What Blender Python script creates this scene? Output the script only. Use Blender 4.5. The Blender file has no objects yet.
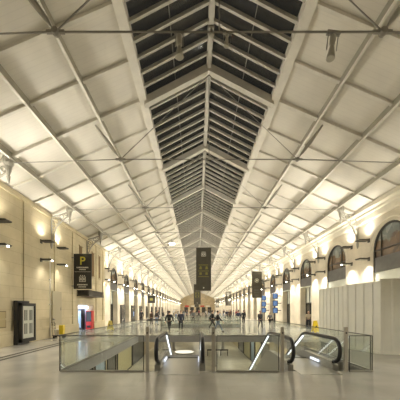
import bpy, bmesh, math, random
from mathutils import Vector, Matrix
random.seed(7)
S = bpy.context.scene
C = S.collection
PI = math.pi

# ------------------------------------------------------------------ dimensions (metres)
CX = 0.54                      # centre line of the hall
XL, XR = -9.7, 10.7            # wall planes
XLA = -9.95                    # arcade wall plane beyond the plain wall
BAY, T0 = 5.9, 6.45            # truss spacing / first truss
NT = 27
YB, YE = -11.25, T0 + BAY*NT   # hall ends
RZ, EZ, SLOPE = 12.92, 11.4, 0.434
EH = 2.9                       # skylight half width
FZ = -5.6                      # lower level
P1 = (-4.14, 5.25, 8.42, 19.3)
P2 = (-3.6, 4.4, 28.0, 34.5)
def zroof(dx):
    dx = abs(dx)
    return RZ - (RZ-EZ)*dx/EH if dx < EH else EZ - SLOPE*(dx-EH)
ORD = ['first','second','third','fourth','fifth','sixth','seventh','eighth','ninth','tenth','eleventh','twelfth']

# ------------------------------------------------------------------ materials
def mat(name, col, rough=0.6, metal=0.0, noise=0.0, nscale=3.0, emit=None, estr=0.0, spec=0.5):
    m = bpy.data.materials.new(name); m.use_nodes = True
    nt = m.node_tree; b = nt.nodes['Principled BSDF']
    c = (*col, 1)
    b.inputs['Base Color'].default_value = c
    b.inputs['Roughness'].default_value = rough
    b.inputs['Metallic'].default_value = metal
    b.inputs['Specular IOR Level'].default_value = spec
    if noise:
        tc = nt.nodes.new('ShaderNodeTexCoord'); n = nt.nodes.new('ShaderNodeTexNoise')
        n.inputs['Scale'].default_value = nscale; n.inputs['Detail'].default_value = 5
        r = nt.nodes.new('ShaderNodeValToRGB')
        r.color_ramp.elements[0].position = .3; r.color_ramp.elements[1].position = .7
        r.color_ramp.elements[0].color = (*[x*(1-noise) for x in col], 1)
        r.color_ramp.elements[1].color = (*[min(1, x*(1+noise)) for x in col], 1)
        nt.links.new(tc.outputs['Object'], n.inputs['Vector'])
        nt.links.new(n.outputs['Fac'], r.inputs['Fac']); nt.links.new(r.outputs['Color'], b.inputs['Base Color'])
    if emit:
        b.inputs['Emission Color'].default_value = (*emit, 1); b.inputs['Emission Strength'].default_value = estr
    return m

def stone(name, col, dark, bw, bh, rough=0.75, axes='YZ', mortar=0.012, bump=0.3, offs=0.5, spec=0.4, var=0.12):
    m = bpy.data.materials.new(name); m.use_nodes = True
    nt = m.node_tree; N = nt.nodes; L = nt.links; b = N['Principled BSDF']
    tc = N.new('ShaderNodeTexCoord'); sp = N.new('ShaderNodeSeparateXYZ'); cb = N.new('ShaderNodeCombineXYZ')
    L.new(tc.outputs['Object'], sp.inputs[0])
    L.new(sp.outputs[axes[0]], cb.inputs[0]); L.new(sp.outputs[axes[1]], cb.inputs[1])
    br = N.new('ShaderNodeTexBrick'); L.new(cb.outputs[0], br.inputs['Vector'])
    br.offset = offs; br.inputs['Scale'].default_value = 1
    br.inputs['Brick Width'].default_value = bw; br.inputs['Row Height'].default_value = bh
    br.inputs['Mortar Size'].default_value = mortar
    br.inputs['Mortar Smooth'].default_value = 0.4
    br.inputs['Color1'].default_value = (*col, 1)
    br.inputs['Color2'].default_value = (*[c*(1-var) for c in col], 1)
    br.inputs['Mortar'].default_value = (*dark, 1)
    n = N.new('ShaderNodeTexNoise'); n.inputs['Scale'].default_value = 0.8; n.inputs['Detail'].default_value = 6
    L.new(tc.outputs['Object'], n.inputs['Vector'])
    mr = N.new('ShaderNodeMapRange'); mr.inputs['From Min'].default_value = .3; mr.inputs['From Max'].default_value = .7
    mr.inputs['To Min'].default_value = .82; mr.inputs['To Max'].default_value = 1.08
    L.new(n.outputs['Fac'], mr.inputs['Value'])
    mx = N.new('ShaderNodeVectorMath'); mx.operation = 'SCALE'
    L.new(br.outputs['Color'], mx.inputs[0]); L.new(mr.outputs[0], mx.inputs['Scale'])
    L.new(mx.outputs[0], b.inputs['Base Color'])
    b.inputs['Roughness'].default_value = rough; b.inputs['Specular IOR Level'].default_value = spec
    if bump:
        bp = N.new('ShaderNodeBump'); bp.inputs['Strength'].default_value = bump; bp.inputs['Distance'].default_value = .01
        bp.invert = True
        L.new(br.outputs['Fac'], bp.inputs['Height']); L.new(bp.outputs[0], b.inputs['Normal'])
    return m

def board(name, col):
    m = bpy.data.materials.new(name); m.use_nodes = True
    nt = m.node_tree; N = nt.nodes; L = nt.links; b = N['Principled BSDF']
    tc = N.new('ShaderNodeTexCoord')
    w = N.new('ShaderNodeTexWave'); w.bands_direction = 'Y'; w.inputs['Scale'].default_value = 1.6
    w.inputs['Distortion'].default_value = .15; w.wave_profile = 'SAW'
    L.new(tc.outputs['Object'], w.inputs['Vector'])
    r = N.new('ShaderNodeValToRGB')
    r.color_ramp.elements[0].position = 0; r.color_ramp.elements[0].color = (*[c*.93 for c in col], 1)
    r.color_ramp.elements[1].position = .18; r.color_ramp.elements[1].color = (*col, 1)
    L.new(w.outputs['Fac'], r.inputs['Fac'])
    n = N.new('ShaderNodeTexNoise'); n.inputs['Scale'].default_value = .7; n.inputs['Detail'].default_value = 4
    L.new(tc.outputs['Object'], n.inputs['Vector'])
    mr = N.new('ShaderNodeMapRange'); mr.inputs['From Min'].default_value = .3; mr.inputs['From Max'].default_value = .7
    mr.inputs['To Min'].default_value = .9; mr.inputs['To Max'].default_value = 1.05
    L.new(n.outputs['Fac'], mr.inputs['Value'])
    mx = N.new('ShaderNodeVectorMath'); mx.operation = 'SCALE'
    L.new(r.outputs['Color'], mx.inputs[0]); L.new(mr.outputs[0], mx.inputs['Scale'])
    L.new(mx.outputs[0], b.inputs['Base Color']); b.inputs['Roughness'].default_value = .7
    return m

def glass(name, tint=(.93,.955,.94), rough=0.02, dirt=0.0, dirtcol=(.3,.3,.27), refl=1.0):
    """thin architectural glass: see-through with Fresnel reflection"""
    m = bpy.data.materials.new(name); m.use_nodes = True
    nt = m.node_tree; N = nt.nodes; L = nt.links
    N.remove(N['Principled BSDF']); out = N['Material Output']
    tr = N.new('ShaderNodeBsdfTransparent'); tr.inputs[0].default_value = (*tint, 1)
    gl = N.new('ShaderNodeBsdfGlossy'); gl.inputs['Roughness'].default_value = rough
    gl.inputs['Color'].default_value = (refl, refl, refl, 1)
    fr = N.new('ShaderNodeFresnel'); fr.inputs['IOR'].default_value = 1.5
    geo = N.new('ShaderNodeNewGeometry'); mi = N.new('ShaderNodeMapRange')
    mi.inputs['To Min'].default_value = 1.5; mi.inputs['To Max'].default_value = 1/1.5
    L.new(geo.outputs['Backfacing'], mi.inputs['Value']); L.new(mi.outputs[0], fr.inputs['IOR'])
    mx = N.new('ShaderNodeMixShader')
    L.new(fr.outputs[0], mx.inputs[0]); L.new(tr.outputs[0], mx.inputs[1]); L.new(gl.outputs[0], mx.inputs[2])
    if dirt:
        df = N.new('ShaderNodeBsdfDiffuse'); df.inputs[0].default_value = (*dirtcol, 1)
        m2 = N.new('ShaderNodeMixShader'); m2.inputs[0].default_value = dirt
        L.new(mx.outputs[0], m2.inputs[1]); L.new(df.outputs[0], m2.inputs[2]); L.new(m2.outputs[0], out.inputs[0])
    else:
        L.new(mx.outputs[0], out.inputs[0])
    return m

def mural(name):
    """lunette picture glass: pale sky over brown masses of building"""
    m = bpy.data.materials.new(name); m.use_nodes = True
    nt = m.node_tree; N = nt.nodes; L = nt.links; b = N['Principled BSDF']
    tc = N.new('ShaderNodeTexCoord'); sp = N.new('ShaderNodeSeparateXYZ'); L.new(tc.outputs['Object'], sp.inputs[0])
    oi = N.new('ShaderNodeObjectInfo')
    v = N.new('ShaderNodeTexVoronoi'); v.inputs['Scale'].default_value = 2.2; v.distance = 'CHEBYCHEV'
    va = N.new('ShaderNodeVectorMath'); va.operation = 'ADD'; 
    cb = N.new('ShaderNodeCombineXYZ'); L.new(oi.outputs['Random'], cb.inputs[0])
    sc = N.new('ShaderNodeVectorMath'); sc.operation = 'SCALE'; sc.inputs['Scale'].default_value = 40
    L.new(cb.outputs[0], sc.inputs[0]); L.new(sc.outputs[0], va.inputs[1]); L.new(tc.outputs['Object'], va.inputs[0])
    L.new(va.outputs[0], v.inputs['Vector'])
    n = N.new('ShaderNodeTexNoise'); n.inputs['Scale'].default_value = 1.6; n.inputs['Detail'].default_value = 3
    L.new(va.outputs[0], n.inputs['Vector'])
    a = N.new('ShaderNodeMath'); a.operation = 'MULTIPLY_ADD'; a.inputs[1].default_value = 1.6
    L.new(n.outputs['Fac'], a.inputs[0]); L.new(sp.outputs['Z'], a.inputs[2])
    r = N.new('ShaderNodeValToRGB'); r.color_ramp.interpolation = 'LINEAR'
    mr = N.new('ShaderNodeMapRange'); mr.inputs['From Min'].default_value = 5.6; mr.inputs['From Max'].default_value = 7.6
    L.new(a.outputs[0], mr.inputs['Value']); L.new(mr.outputs[0], r.inputs['Fac'])
    e = r.color_ramp.elements
    e[0].position = 0; e[0].color = (.10,.07,.045,1)
    e[1].position = .56; e[1].color = (.17,.115,.07,1)
    x = e.new(.64); x.color = (.25,.27,.25,1)
    x = e.new(1.0); x.color = (.30,.35,.36,1)
    r2 = N.new('ShaderNodeValToRGB'); r2.color_ramp.elements[0].color = (.45,.45,.45,1); r2.color_ramp.elements[1].color = (1.5,1.4,1.25,1)
    L.new(v.outputs['Color'], r2.inputs['Fac'])
    mx = N.new('ShaderNodeVectorMath'); mx.operation = 'MULTIPLY'
    L.new(r.outputs['Color'], mx.inputs[0]); L.new(r2.outputs['Color'], mx.inputs[1])
    L.new(mx.outputs[0], b.inputs['Base Color']); b.inputs['Roughness'].default_value = .25
    return m

M = dict(
    boards = board('ceiling boards', (.75,.715,.63)),
    cream = mat('cream painted timber', (.72,.69,.61), .6, noise=.06),
    web = mat('purlin web with shade painted in', (.36,.34,.27), .6, noise=.08),  # shade on the purlin sides is put into this darker grey
    iron = mat('stone grey painted iron', (.40,.385,.33), .5, noise=.08, nscale=4),
    rod = mat('dull steel rod', (.30,.285,.25), .45, .2),
    ridge = mat('grey painted skylight bars', (.52,.50,.44), .5, noise=.06),
    tan = stone('tan limestone blocks', (.60,.52,.34), (.45,.385,.25), 1.9, .62, mortar=.012, bump=.25, var=.08),
    pale = stone('pale limestone blocks', (.74,.67,.53), (.64,.58,.45), 1.3, .6, mortar=.006, bump=.15, var=.05),
    palex = stone('ochre end wall blocks', (.60,.50,.33), (.45,.37,.25), 1.3, .6, axes='XZ', mortar=.01),
    moulding = mat('pale plaster moulding', (.78,.73,.60), .6, noise=.05),
    floor = stone('polished stone floor', (.385,.365,.31), (.32,.305,.26), 1.5, .75, rough=.17, axes='XY', mortar=.006, bump=0, offs=.5, var=.05),
    floor2 = stone('lower polished floor', (.66,.62,.48), (.5,.47,.37), 1.0, 1.0, rough=.3, axes='XY', mortar=.01, bump=0, offs=0),
    groove = mat('dark bronze floor strip', (.06,.055,.045), .95, spec=.05),
    fascia = mat('grey slab fascia', (.40,.39,.36), .4, noise=.06),
    nightglass = glass('sooty skylight glass', (.75,.78,.78), .12, .35, (.07,.062,.048), .35),
    clear = glass('clear balustrade glass', (.955,.975,.965), .0, .03, (.5,.53,.5)),
    shopglass = glass('shop glass', (.7,.74,.72), .03),
    frosted = mat('frosted pale glass', (.62,.64,.56), .25, noise=.05),
    bronze = mat('dark bronze frame', (.045,.042,.036), .4, .3),
    band = mat('slate transom panel', (.11,.105,.095), .5, noise=.15),
    mural = mural('painted lunette glass'),
    steel = mat('brushed steel', (.45,.44,.40), .32, .8, noise=.08, nscale=20),
    post = mat('satin bronze post', (.46,.43,.36), .45, .3),
    rubber = mat('black rubber', (.012,.012,.013), .35),
    tread = mat('grooved step metal', (.30,.30,.30), .4, .7, noise=.15, nscale=30),
    strip = mat('white light strip', (.9,.9,.9), .4, emit=(.9,.95,1.0), estr=1.3),
    comb = mat('comb plate light', (.9,.9,.9), .4, emit=(.75,.83,1.0), estr=.8),
    lamp = mat('lamp lens', (1,1,1), .4, emit=(1,.95,.84), estr=22),
    globe = mat('glowing floodlight lens', (1,1,1), .4, emit=(1,.93,.78), estr=26),
    lampbody = mat('dark lamp housing', (.075,.068,.055), .5),
    lampgrey = mat('grey spotlight body', (.48,.46,.39), .45, .2),
    black = mat('black satin panel', (.022,.021,.019), .35, noise=.1),
    banner = mat('charcoal banner cloth', (.075,.068,.048), .7, noise=.12, nscale=2),
    white = mat('white print', (.75,.73,.66), .6),
    yellow = mat('yellow print', (.66,.60,.06), .6),
    dimyellow = mat('faded yellow print', (.23,.21,.05), .6),
    paper = mat('poster paper', (.55,.56,.48), .5),
    greyprint = mat('dark grey print', (.10,.10,.09), .6),
    hoard = mat('cream hoarding sheet', (.80,.785,.68), .5, noise=.04, nscale=1.5),
    safety = mat('yellow plastic', (.75,.56,.03), .4, noise=.05),
    red = mat('red painted metal', (.55,.03,.02), .35),
    screen = mat('blue departure screen', (.05,.1,.2), .3, emit=(.06,.15,.40), estr=.45),
    screentext = mat('pale rows on screen', (.12,.2,.35), .3, emit=(.4,.6,1.0), estr=.25),
    shopwall = mat('bright shop wall', (.55,.6,.75), .6),
    shoplight = mat('cool shop light', (.9,.9,.9), .5, emit=(.75,.82,1.0), estr=2),
    warmlight = mat('warm light panel', (.9,.9,.9), .5, emit=(1.0,.93,.74), estr=.62),
    yellowpane = mat('pale yellow shopfront', (.6,.55,.30), .4),
    bluepane = mat('pale blue shopfront', (.28,.38,.46), .3),
    darkpane = mat('dark shopfront', (.05,.05,.045), .2),
    recess = mat('cream recess', (.55,.47,.31), .7, noise=.05),
    skin = mat('skin', (.45,.27,.18), .6),
    hair = mat('dark hair', (.02,.014,.01), .6),
    coat_black = mat('black coat', (.014,.014,.016), .8),
    coat_navy = mat('navy coat', (.02,.025,.05), .8),
    coat_brown = mat('brown coat', (.07,.04,.022), .8),
    coat_grey = mat('grey coat', (.12,.12,.12), .8),
    coat_red = mat('dark red coat', (.20,.02,.02), .8),
    coat_beige = mat('beige coat', (.33,.27,.18), .8),
    coat_white = mat('pale shirt', (.5,.5,.48), .8),
    jeans = mat('faded jeans', (.14,.18,.25), .8),
    trousers = mat('black trousers', (.015,.015,.017), .8),
    shoe = mat('black shoe', (.01,.01,.01), .5),
    bag = mat('dark bag', (.03,.025,.02), .6),
)

# ------------------------------------------------------------------ mesh helpers
def nb(): return bmesh.new()
def box(bm, x0, x1, y0, y1, z0, z1, mx=None):
    vs = [bm.verts.new((x, y, z)) for x in (x0, x1) for y in (y0, y1) for z in (z0, z1)]
    if mx is not None:
        for v in vs: v.co = mx @ v.co
    for f in ((0,1,3,2),(4,6,7,5),(0,4,5,1),(2,3,7,6),(0,2,6,4),(1,5,7,3)):
        bm.faces.new([vs[i] for i in f])
def frame_of(d):
    d = d.normalized()
    up = Vector((0,0,1)) if abs(d.z) < .9 else Vector((0,1,0))
    a = d.cross(up).normalized(); b = a.cross(d).normalized()
    return a, b
def beam(bm, p, q, w, h):
    """rectangular bar from p to q, w across, h in the vertical-ish direction"""
    p, q = Vector(p), Vector(q); a, b = frame_of(q-p)
    r = []
    for c in (p, q):
        r.append([bm.verts.new(c + a*sx*w/2 + b*sy*h/2) for sx, sy in ((-1,-1),(1,-1),(1,1),(-1,1))])
    for i in range(4):
        bm.faces.new((r[0][i], r[0][(i+1)%4], r[1][(i+1)%4], r[1][i]))
    bm.faces.new(r[0][::-1]); bm.faces.new(r[1])
def tube(bm, pts, rad, n=8, closed=False):
    pts = [Vector(p) for p in pts]; m = len(pts)
    rads = rad if isinstance(rad, (list, tuple)) else [rad]*m
    rings = []
    a = None
    for i in range(m):
        if closed: d = pts[(i+1)%m] - pts[i-1]
        else: d = pts[min(i+1, m-1)] - pts[max(i-1, 0)]
        d.normalize()
        if a is None: a, b = frame_of(d)
        else:
            a = (a - d*a.dot(d)).normalized(); b = d.cross(a)
        rings.append([bm.verts.new(pts[i] + (a*math.cos(2*PI*j/n) + b*math.sin(2*PI*j/n))*rads[i]) for j in range(n)])
    for i in range(m if closed else m-1):
        r0, r1 = rings[i], rings[(i+1)%m]
        for j in range(n): bm.faces.new((r0[j], r0[(j+1)%n], r1[(j+1)%n], r1[j]))
    if not closed:
        bm.faces.new(rings[0][::-1]); bm.faces.new(rings[-1])
def prism(bm, poly, axis, t0, t1):
    """extrude 2D polygon; axis 'X': poly=(y,z); 'Y': poly=(x,z); 'Z': poly=(x,y)"""
    def P(u, v, t): return {'X': (t,u,v), 'Y': (u,t,v), 'Z': (u,v,t)}[axis]
    a = [bm.verts.new(P(u, v, t0)) for u, v in poly]; b = [bm.verts.new(P(u, v, t1)) for u, v in poly]
    n = len(poly)
    bm.faces.new(a); bm.faces.new(b[::-1])
    for i in range(n): bm.faces.new((a[i], a[(i+1)%n], b[(i+1)%n], b[i]))
def ball(bm, c, r, s=(1,1,1), n=10):
    mx = Matrix.Translation(c) @ Matrix.Diagonal((r*s[0], r*s[1], r*s[2], 1))
    bmesh.ops.create_uvsphere(bm, u_segments=n, v_segments=max(6, n//2+2), radius=1, matrix=mx)
def lathe(bm, prof, c, n=14, axis='Z'):
    rings = []
    for r, h in prof:
        ring = []
        for j in range(n):
            a = 2*PI*j/n; u, v = r*math.cos(a), r*math.sin(a)
            ring.append(bm.verts.new(Vector(c) + (Vector((u,v,h)) if axis == 'Z' else Vector((h,u,v)))))
        rings.append(ring)
    for i in range(len(rings)-1):
        for j in range(n): bm.faces.new((rings[i][j], rings[i][(j+1)%n], rings[i+1][(j+1)%n], rings[i+1][j]))
    bm.faces.new(rings[0][::-1]); bm.faces.new(rings[-1])
def obj(name, bm, m, parent=None, smooth=False, bevel=0, loc=None):
    bmesh.ops.recalc_face_normals(bm, faces=bm.faces)
    me = bpy.data.meshes.new(name); bm.to_mesh(me); bm.free()
    me.materials.append(M[m] if isinstance(m, str) else m)
    if smooth:
        for p in me.polygons: p.use_smooth = True
    o = bpy.data.objects.new(name, me); C.objects.link(o)
    if loc is not None: o.location = loc
    if parent is not None: o.parent = parent
    if bevel:
        b = o.modifiers.new('bevel', 'BEVEL'); b.width = bevel; b.segments = 2; b.limit_method = 'ANGLE'
    return o
def thing(name, label, cat, loc=(0,0,0), rz=0, group=None):
    o = bpy.data.objects.new(name, None); C.objects.link(o)
    o.location = loc; o.rotation_euler = (0,0,rz); o['label'] = label; o['category'] = cat
    if group: o['group'] = group
    return o
def tag(o, label, cat, group=None):
    o['label'] = label; o['category'] = cat
    if group: o['group'] = group
    return o
def struct(name, bm, m, **k):
    o = obj(name, bm, m, **k)
    if o.parent is None: o['kind'] = 'structure'
    return o
def copy_tree(o, parent=None):
    c = o.copy(); C.objects.link(c); c.parent = parent
    for ch in list(KIDS(o)): copy_tree(ch, c)
    return c
def KIDS(o): return [x for x in C.objects if x.parent == o]
def relabel(o, label, group=None):
    o['label'] = label
    if group: o['group'] = group
    elif 'group' in o: del o['group']
def light(name, typ, loc, energy, col=(1,.9,.7), parent=None, **k):
    l = bpy.data.lights.new(name, typ); l.energy = energy; l.color = col
    rot = k.pop('rot', (0,0,0))
    for a, v in k.items(): setattr(l, a, v)
    o = bpy.data.objects.new(name, l); C.objects.link(o); o.location = loc; o.rotation_euler = rot
    if parent: o.parent = parent
    return o

# ------------------------------------------------------------------ floor with two stair wells
bm = nb()
xs = [-12.5, P1[0], P2[0], P2[1], P1[1], 12.5]; ys = [YB, P1[2], P1[3], P2[2], P2[3], YE+.5]
def inhole(x, y):
    return (P1[0] < x < P1[1] and P1[2] < y < P1[3]) or (P2[0] < x < P2[1] and P2[2] < y < P2[3])
def rect_slab(bm, x0, x1, y0, y1, z0, z1): box(bm, x0, x1, y0, y1, z0, z1)
rect_slab(bm, -12.5, 12.5, YB, P1[2], -.38, 0)
rect_slab(bm, -12.5, P1[0], P1[2], P1[3], -.38, 0); rect_slab(bm, P1[1], 12.5, P1[2], P1[3], -.38, 0)
rect_slab(bm, -12.5, 12.5, P1[3], P2[2], -.38, 0)
rect_slab(bm, -12.5, P2[0], P2[2], P2[3], -.38, 0); rect_slab(bm, P2[1], 12.5, P2[2], P2[3], -.38, 0)
rect_slab(bm, -12.5, 12.5, P2[3], YE+.5, -.38, 0)
struct('floor', bm, 'floor')
# fascia round the wells
def fascia(name, P):
    bm = nb(); t = .025
    box(bm, P[0]-.0, P[0]+t, P[2]+t, P[3]-t, -.42, -.003); box(bm, P[1]-t, P[1], P[2]+t, P[3]-t, -.42, -.003)
    box(bm, P[0], P[1], P[3]-t, P[3], -.42, -.003); box(bm, P[0], P[1], P[2], P[2]+t, -.42, -.003)
    struct(name, bm, 'fascia')
fascia('trim_1', P1); fascia('trim_2', P2)
for i, x in enumerate((-7.28, -7.66)):
    bm = nb(); box(bm, x-.09, x+.09, YB, YE, -.01, .004); struct('trim_%d' % (3+i), bm, 'groove')
# lower level
bm = nb(); box(bm, -9, 9.5, 2, 92, FZ-.2, FZ); struct('floor_lower', bm, 'floor2')
bm = nb(); box(bm, -9, -8.6, 2, 92, FZ, -.4); struct('wall_lower_left', bm, 'recess')
bm = nb(); box(bm, 7.9, 8.3, 2, 92, FZ, -.4); struct('wall_lower_right', bm, 'recess')
bm = nb(); box(bm, -9, 9.5, 91.6, 92, FZ, -.4); struct('wall_lower_back', bm, 'yellowpane')
bm = nb(); box(bm, -9, 9.5, 1.6, 2, FZ, -.4); struct('wall_lower_front', bm, 'recess')

# lower shopfronts
def shopfront(side, y0, y1, m, label, first=[0]):
    x = -8.6 if side < 0 else 7.9; d = 1 if side < 0 else -1
    t = thing('shopfront', label, 'shopfront', (x, (y0+y1)/2, FZ))
    w = (y1-y0)/2
    bm = nb(); box(bm, *(sorted((0, d*.05))), -w+.1, w-.1, .1, 3.4); obj('display_window', bm, m, t)
    bm = nb()
    for yy in (-w, w-.1): box(bm, *(sorted((0, d*.12))), yy, yy+.1, 0, 3.5)
    box(bm, *(sorted((0, d*.12))), -w, w, 3.4, 3.6); box(bm, *(sorted((0, d*.12))), -w, w, 0, .1)
    obj('frame', bm, 'bronze', t)
    bm = nb(); box(bm, *(sorted((0, d*.2))), -w, w, 3.75, 4.25); obj('fascia_sign', bm, 'warmlight', t)
specs = [(-1,14,17.6,'darkpane','dark lower-level shopfront'),(-1,18,20.2,'yellowpane','pale yellow lower-level shopfront'),
         (-1,20.6,22.6,'darkpane','narrow dark lower-level shopfront beside the yellow one'),(-1,23,25.6,'bluepane','pale blue lower-level shopfront'),
         (-1,26.2,29,'darkpane','dark lower-level shopfront past the blue one'),(-1,29.5,36,'yellowpane','long cream lower-level shopfront'),
         (1,30,33,'darkpane','dark lower-level shopfront facing the cream one'),(1,33.5,37,'yellowpane','yellowish lower-level shopfront beside a dark one'),
         (1,37.5,40,'bluepane','blue-grey lower-level shopfront'),(1,40.5,46,'yellowpane','long yellowish lower-level shopfront deep in the hall'),
         (1,46.5,52,'darkpane','long dark lower-level shopfront deep in the hall'),(-1,36.5,44,'darkpane','long dark lower-level shopfront opposite the blue-grey one')]
for s in specs: shopfront(s[0], s[1], s[2], s[3], s[4] + ' seen through the stair well')
for i, (y, x) in enumerate([(y, x) for y in (24.5, 38, 52, 66) for x in (-5.6, 6.0)] + [(y, .4) for y in (23.5, 60, 70)]):
    bm = nb(); box(bm, x-.6, x+.6, y-1.2, y+1.2, -.46, -.382)
    o = tag(obj('ceiling_light', bm, 'warmlight'), 'warm square light panel under the floor slab in the lower level', 'light', 'lower level ceiling lights')
    light('panel_light', 'AREA', (0, 0, 0), 85, (1,.93,.76), None, shape='RECTANGLE', size=1.2, size_y=2.4).location = (x, y, -.5)
t = thing('low_barrier', 'low dark barrier on the lower level beyond the middle glass panel', 'barrier', (3.3, 44, FZ))
bm = nb(); box(bm, -1.7, 1.7, -.06, .06, .85, 1.05); obj('rail', bm, 'bronze', t)
for u in (-1.6, -.5, .5, 1.6):
    bm = nb(); box(bm, u-.05, u+.05, -.05, .05, 0, .85); obj('leg', bm, 'bronze', t)
for px_, y_ in ((2.2, 36), (4.9, 52), (-3.9, 34), (-4.2, 50)):
    bm = nb(); lathe(bm, [(.34,0),(.34,.15),(.26,.2),(.26,5.0),(.36,5.15),(.36,5.2)], (px_, y_, FZ), 20)
    tag(obj('round_column', bm, 'steel', smooth=True), {36:'grey round column on the lower level in front of the low dark barrier', 52:'grey round column on the lower level behind the low dark barrier', 34:'grey round column on the lower level seen through the long glass panel', 50:'grey round column on the lower level behind the round glowing counter'}[y_], 'column')
# round glowing kiosk top in the lower level
t = thing('round_kiosk', 'round counter with glowing top on the lower level below the escalators', 'counter', (-1.9, 41, FZ))
bm = nb(); lathe(bm, [(1.3,0),(1.3,.1),(1.2,.15),(1.2,.9),(1.45,1.0),(1.45,1.1)], (0,0,0), 28); obj('counter_body', bm, 'steel', t)
bm = nb(); lathe(bm, [(1.4,1.1),(1.4,1.16)], (0,0,0), 28); obj('glowing_top', bm, 'warmlight', t)

# ------------------------------------------------------------------ walls
def arch_wall(bm, x, th, y0, y1, yc, r, zs, ztop, dirn):
    """one bay of wall with a full-height round-headed opening; th = depth outwards"""
    n = 14
    xo = x + dirn*th
    arc = [(yc + r*math.cos(PI*j/n), zs + r*math.sin(PI*j/n)) for j in range(n+1)]  # from y+ to y-
    hole = [(yc+r, 0)] + arc + [(yc-r, 0)]
    def V(y, z, xx=x): return bm.verts.new((xx, y, z))
    # front face as quads
    def quad(*p): bm.faces.new([V(*a) for a in p])
    quad((y0,0),(yc-r,0),(yc-r,zs),(y0,zs)); quad((yc+r,0),(y1,0),(y1,zs),(yc+r,zs))
    quad((y0,zs),(yc-r,zs),(yc-r,ztop),(y0,ztop)); quad((yc+r,zs),(y1,zs),(y1,ztop),(yc+r,ztop))
    for j in range(n):
        a, b = arc[j], arc[j+1]
        quad((a[0],ztop), a, b, (b[0],ztop))
    for j in range(len(hole)-1):
        a, b = hole[j], hole[j+1]
        bm.faces.new([V(*a), V(*b), V(b[0], b[1], xo), V(a[0], a[1], xo)])
AR, AZ = 1.4, 5.4
# right wall
ZTR = zroof(XR-CX)+.15; ZTL = zroof(XLA-CX)+.15
bm = nb(); yy = T0
# plain stretch behind the camera
def wall_face(bm, x, ya, yb, z0, z1): bm.faces.new([bm.verts.new(c) for c in ((x,ya,z0),(x,yb,z0),(x,yb,z1),(x,ya,z1))])
wall_face(bm, XR, YB, T0, 0, ZTR)
RC = [T0 + BAY*(k+.5) for k in range(NT)]
for c in RC: arch_wall(bm, XR, .75, c-BAY/2, c+BAY/2, c, AR, AZ, ZTR, 1)
wall_face(bm, XR+.8, YB, YE, 0, ZTR)
struct('wall_right', bm, 'pale')
# left wall: plain tan stretch with shop opening, then arcade
YN = 28.75; SH = (22.45, 25.75, 2.25)
bm = nb()
x = XL
box(bm, x-.6, x, YB, SH[0], 0, 8.75); box(bm, x-.6, x, SH[1], YN, 0, 8.75); box(bm, x-.6, x, SH[0], SH[1], SH[2], 8.75)
struct('wall_left', bm, 'tan')
bm = nb()
LC = [T0 + BAY*(k+.5) for k in range(4, NT)]
wall_face(bm, XLA, YN-.2, LC[0]-BAY/2, 0, ZTL)
for c in LC: arch_wall(bm, XLA, .75, c-BAY/2, c+BAY/2, c, AR, AZ, ZTL, -1)
wall_face(bm, XLA-.8, YN, YE, 0, ZTL)
struct('wall_left_arcade', bm, 'pale')
# relief on the plain wall: pilaster strips, string course, plinth, slit windows
bm = nb()
for y in (4, 9.9, 15.6, 18.9, 21.6, 26.6, 28.5): box(bm, XL, XL+.07, y-.28, y+.28, .55, 8.1)
box(bm, XL, XL+.10, YB, SH[0]-.05, 0, .75); box(bm, XL, XL+.10, SH[1]+.05, YN, 0, .75)
box(bm, XL, XL+.06, YB, SH[0]-.05, 1.35, 1.43)
box(bm, XL, XL+.12, YB, YN, 7.9, 8.15)
struct('trim_5', bm, 'tan')
n = 6
for i, y in enumerate((22.9, 25.6, 27.2)):
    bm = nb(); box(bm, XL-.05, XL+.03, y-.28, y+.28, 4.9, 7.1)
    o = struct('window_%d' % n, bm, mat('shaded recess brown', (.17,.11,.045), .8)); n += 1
    bm = nb(); 
    for z in (4.82, 7.1): box(bm, 0, .12, -.38, .38, z, z+.08)
    obj('window_frame', bm, 'tan', o, loc=(XL, y, 0))
# cornices at the top of both walls
for i, (x, d, ya, zt) in enumerate(((XR, -1, YB, zroof(XR-CX)), (XLA, 1, YN, zroof(XLA-CX)))):
    bm = nb()
    prism(bm, [(x, zt-.9), (x+d*.06, zt-.9), (x+d*.10, zt-.82), (x+d*.10, zt-.5), (x+d*.16, zt-.45), (x+d*.16, zt-.3), (x+d*.3, zt-.2), (x+d*.3, zt+.02), (x, zt+.02)], 'Y', ya, YE)
    struct('trim_%d' % (6+i), bm, 'moulding')
# archivolts and impost moulding
bm = nb()
for (x, d, cs) in ((XR, -1, RC), (XLA, 1, LC)):
    for c in cs:
        pts = [(x+d*.0, c + (AR+.22)*math.cos(PI*j/16), AZ + (AR+.22)*math.sin(PI*j/16)) for j in range(17)]
        tube(bm, pts, .045, 6)
struct('trim_8', bm, 'moulding')
# end walls
bm = nb()
prof = [(XL-.8,0),(XR+.8,0),(XR+.8,zroof(XR-CX)),(CX+EH,EZ),(CX,RZ),(CX-EH,EZ),(XL-.8,zroof(XL-CX))]
prism(bm, prof, 'Y', YE, YE+.4); struct('wall_back', bm, 'palex')
bm = nb(); prism(bm, prof, 'Y', YB-.4, YB); struct('wall_front', bm, 'palex')
bm = nb()
for cx in (-6.5, -3, CX, 4, 7.5):
    box(bm, cx-1.1, cx+1.1, YE-.05, YE, 0, 3.0)
struct('door_1', bm, 'darkpane')
for cx, c in ((-6, 'red'), (-2.2, 'white'), (3.2, 'red'), (6.5, 'white')):
    bm = nb(); box(bm, cx-1.2, cx+1.2, YE-.3, YE-.05, 3.2, 4.0)
    tag(obj('shop_sign', bm, c), {'red':'small red shop sign','white':'small white shop sign'}[c] + (' by the dark side of the far end wall' if cx < 0 else ' towards the screens on the far end wall'), 'sign')

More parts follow.
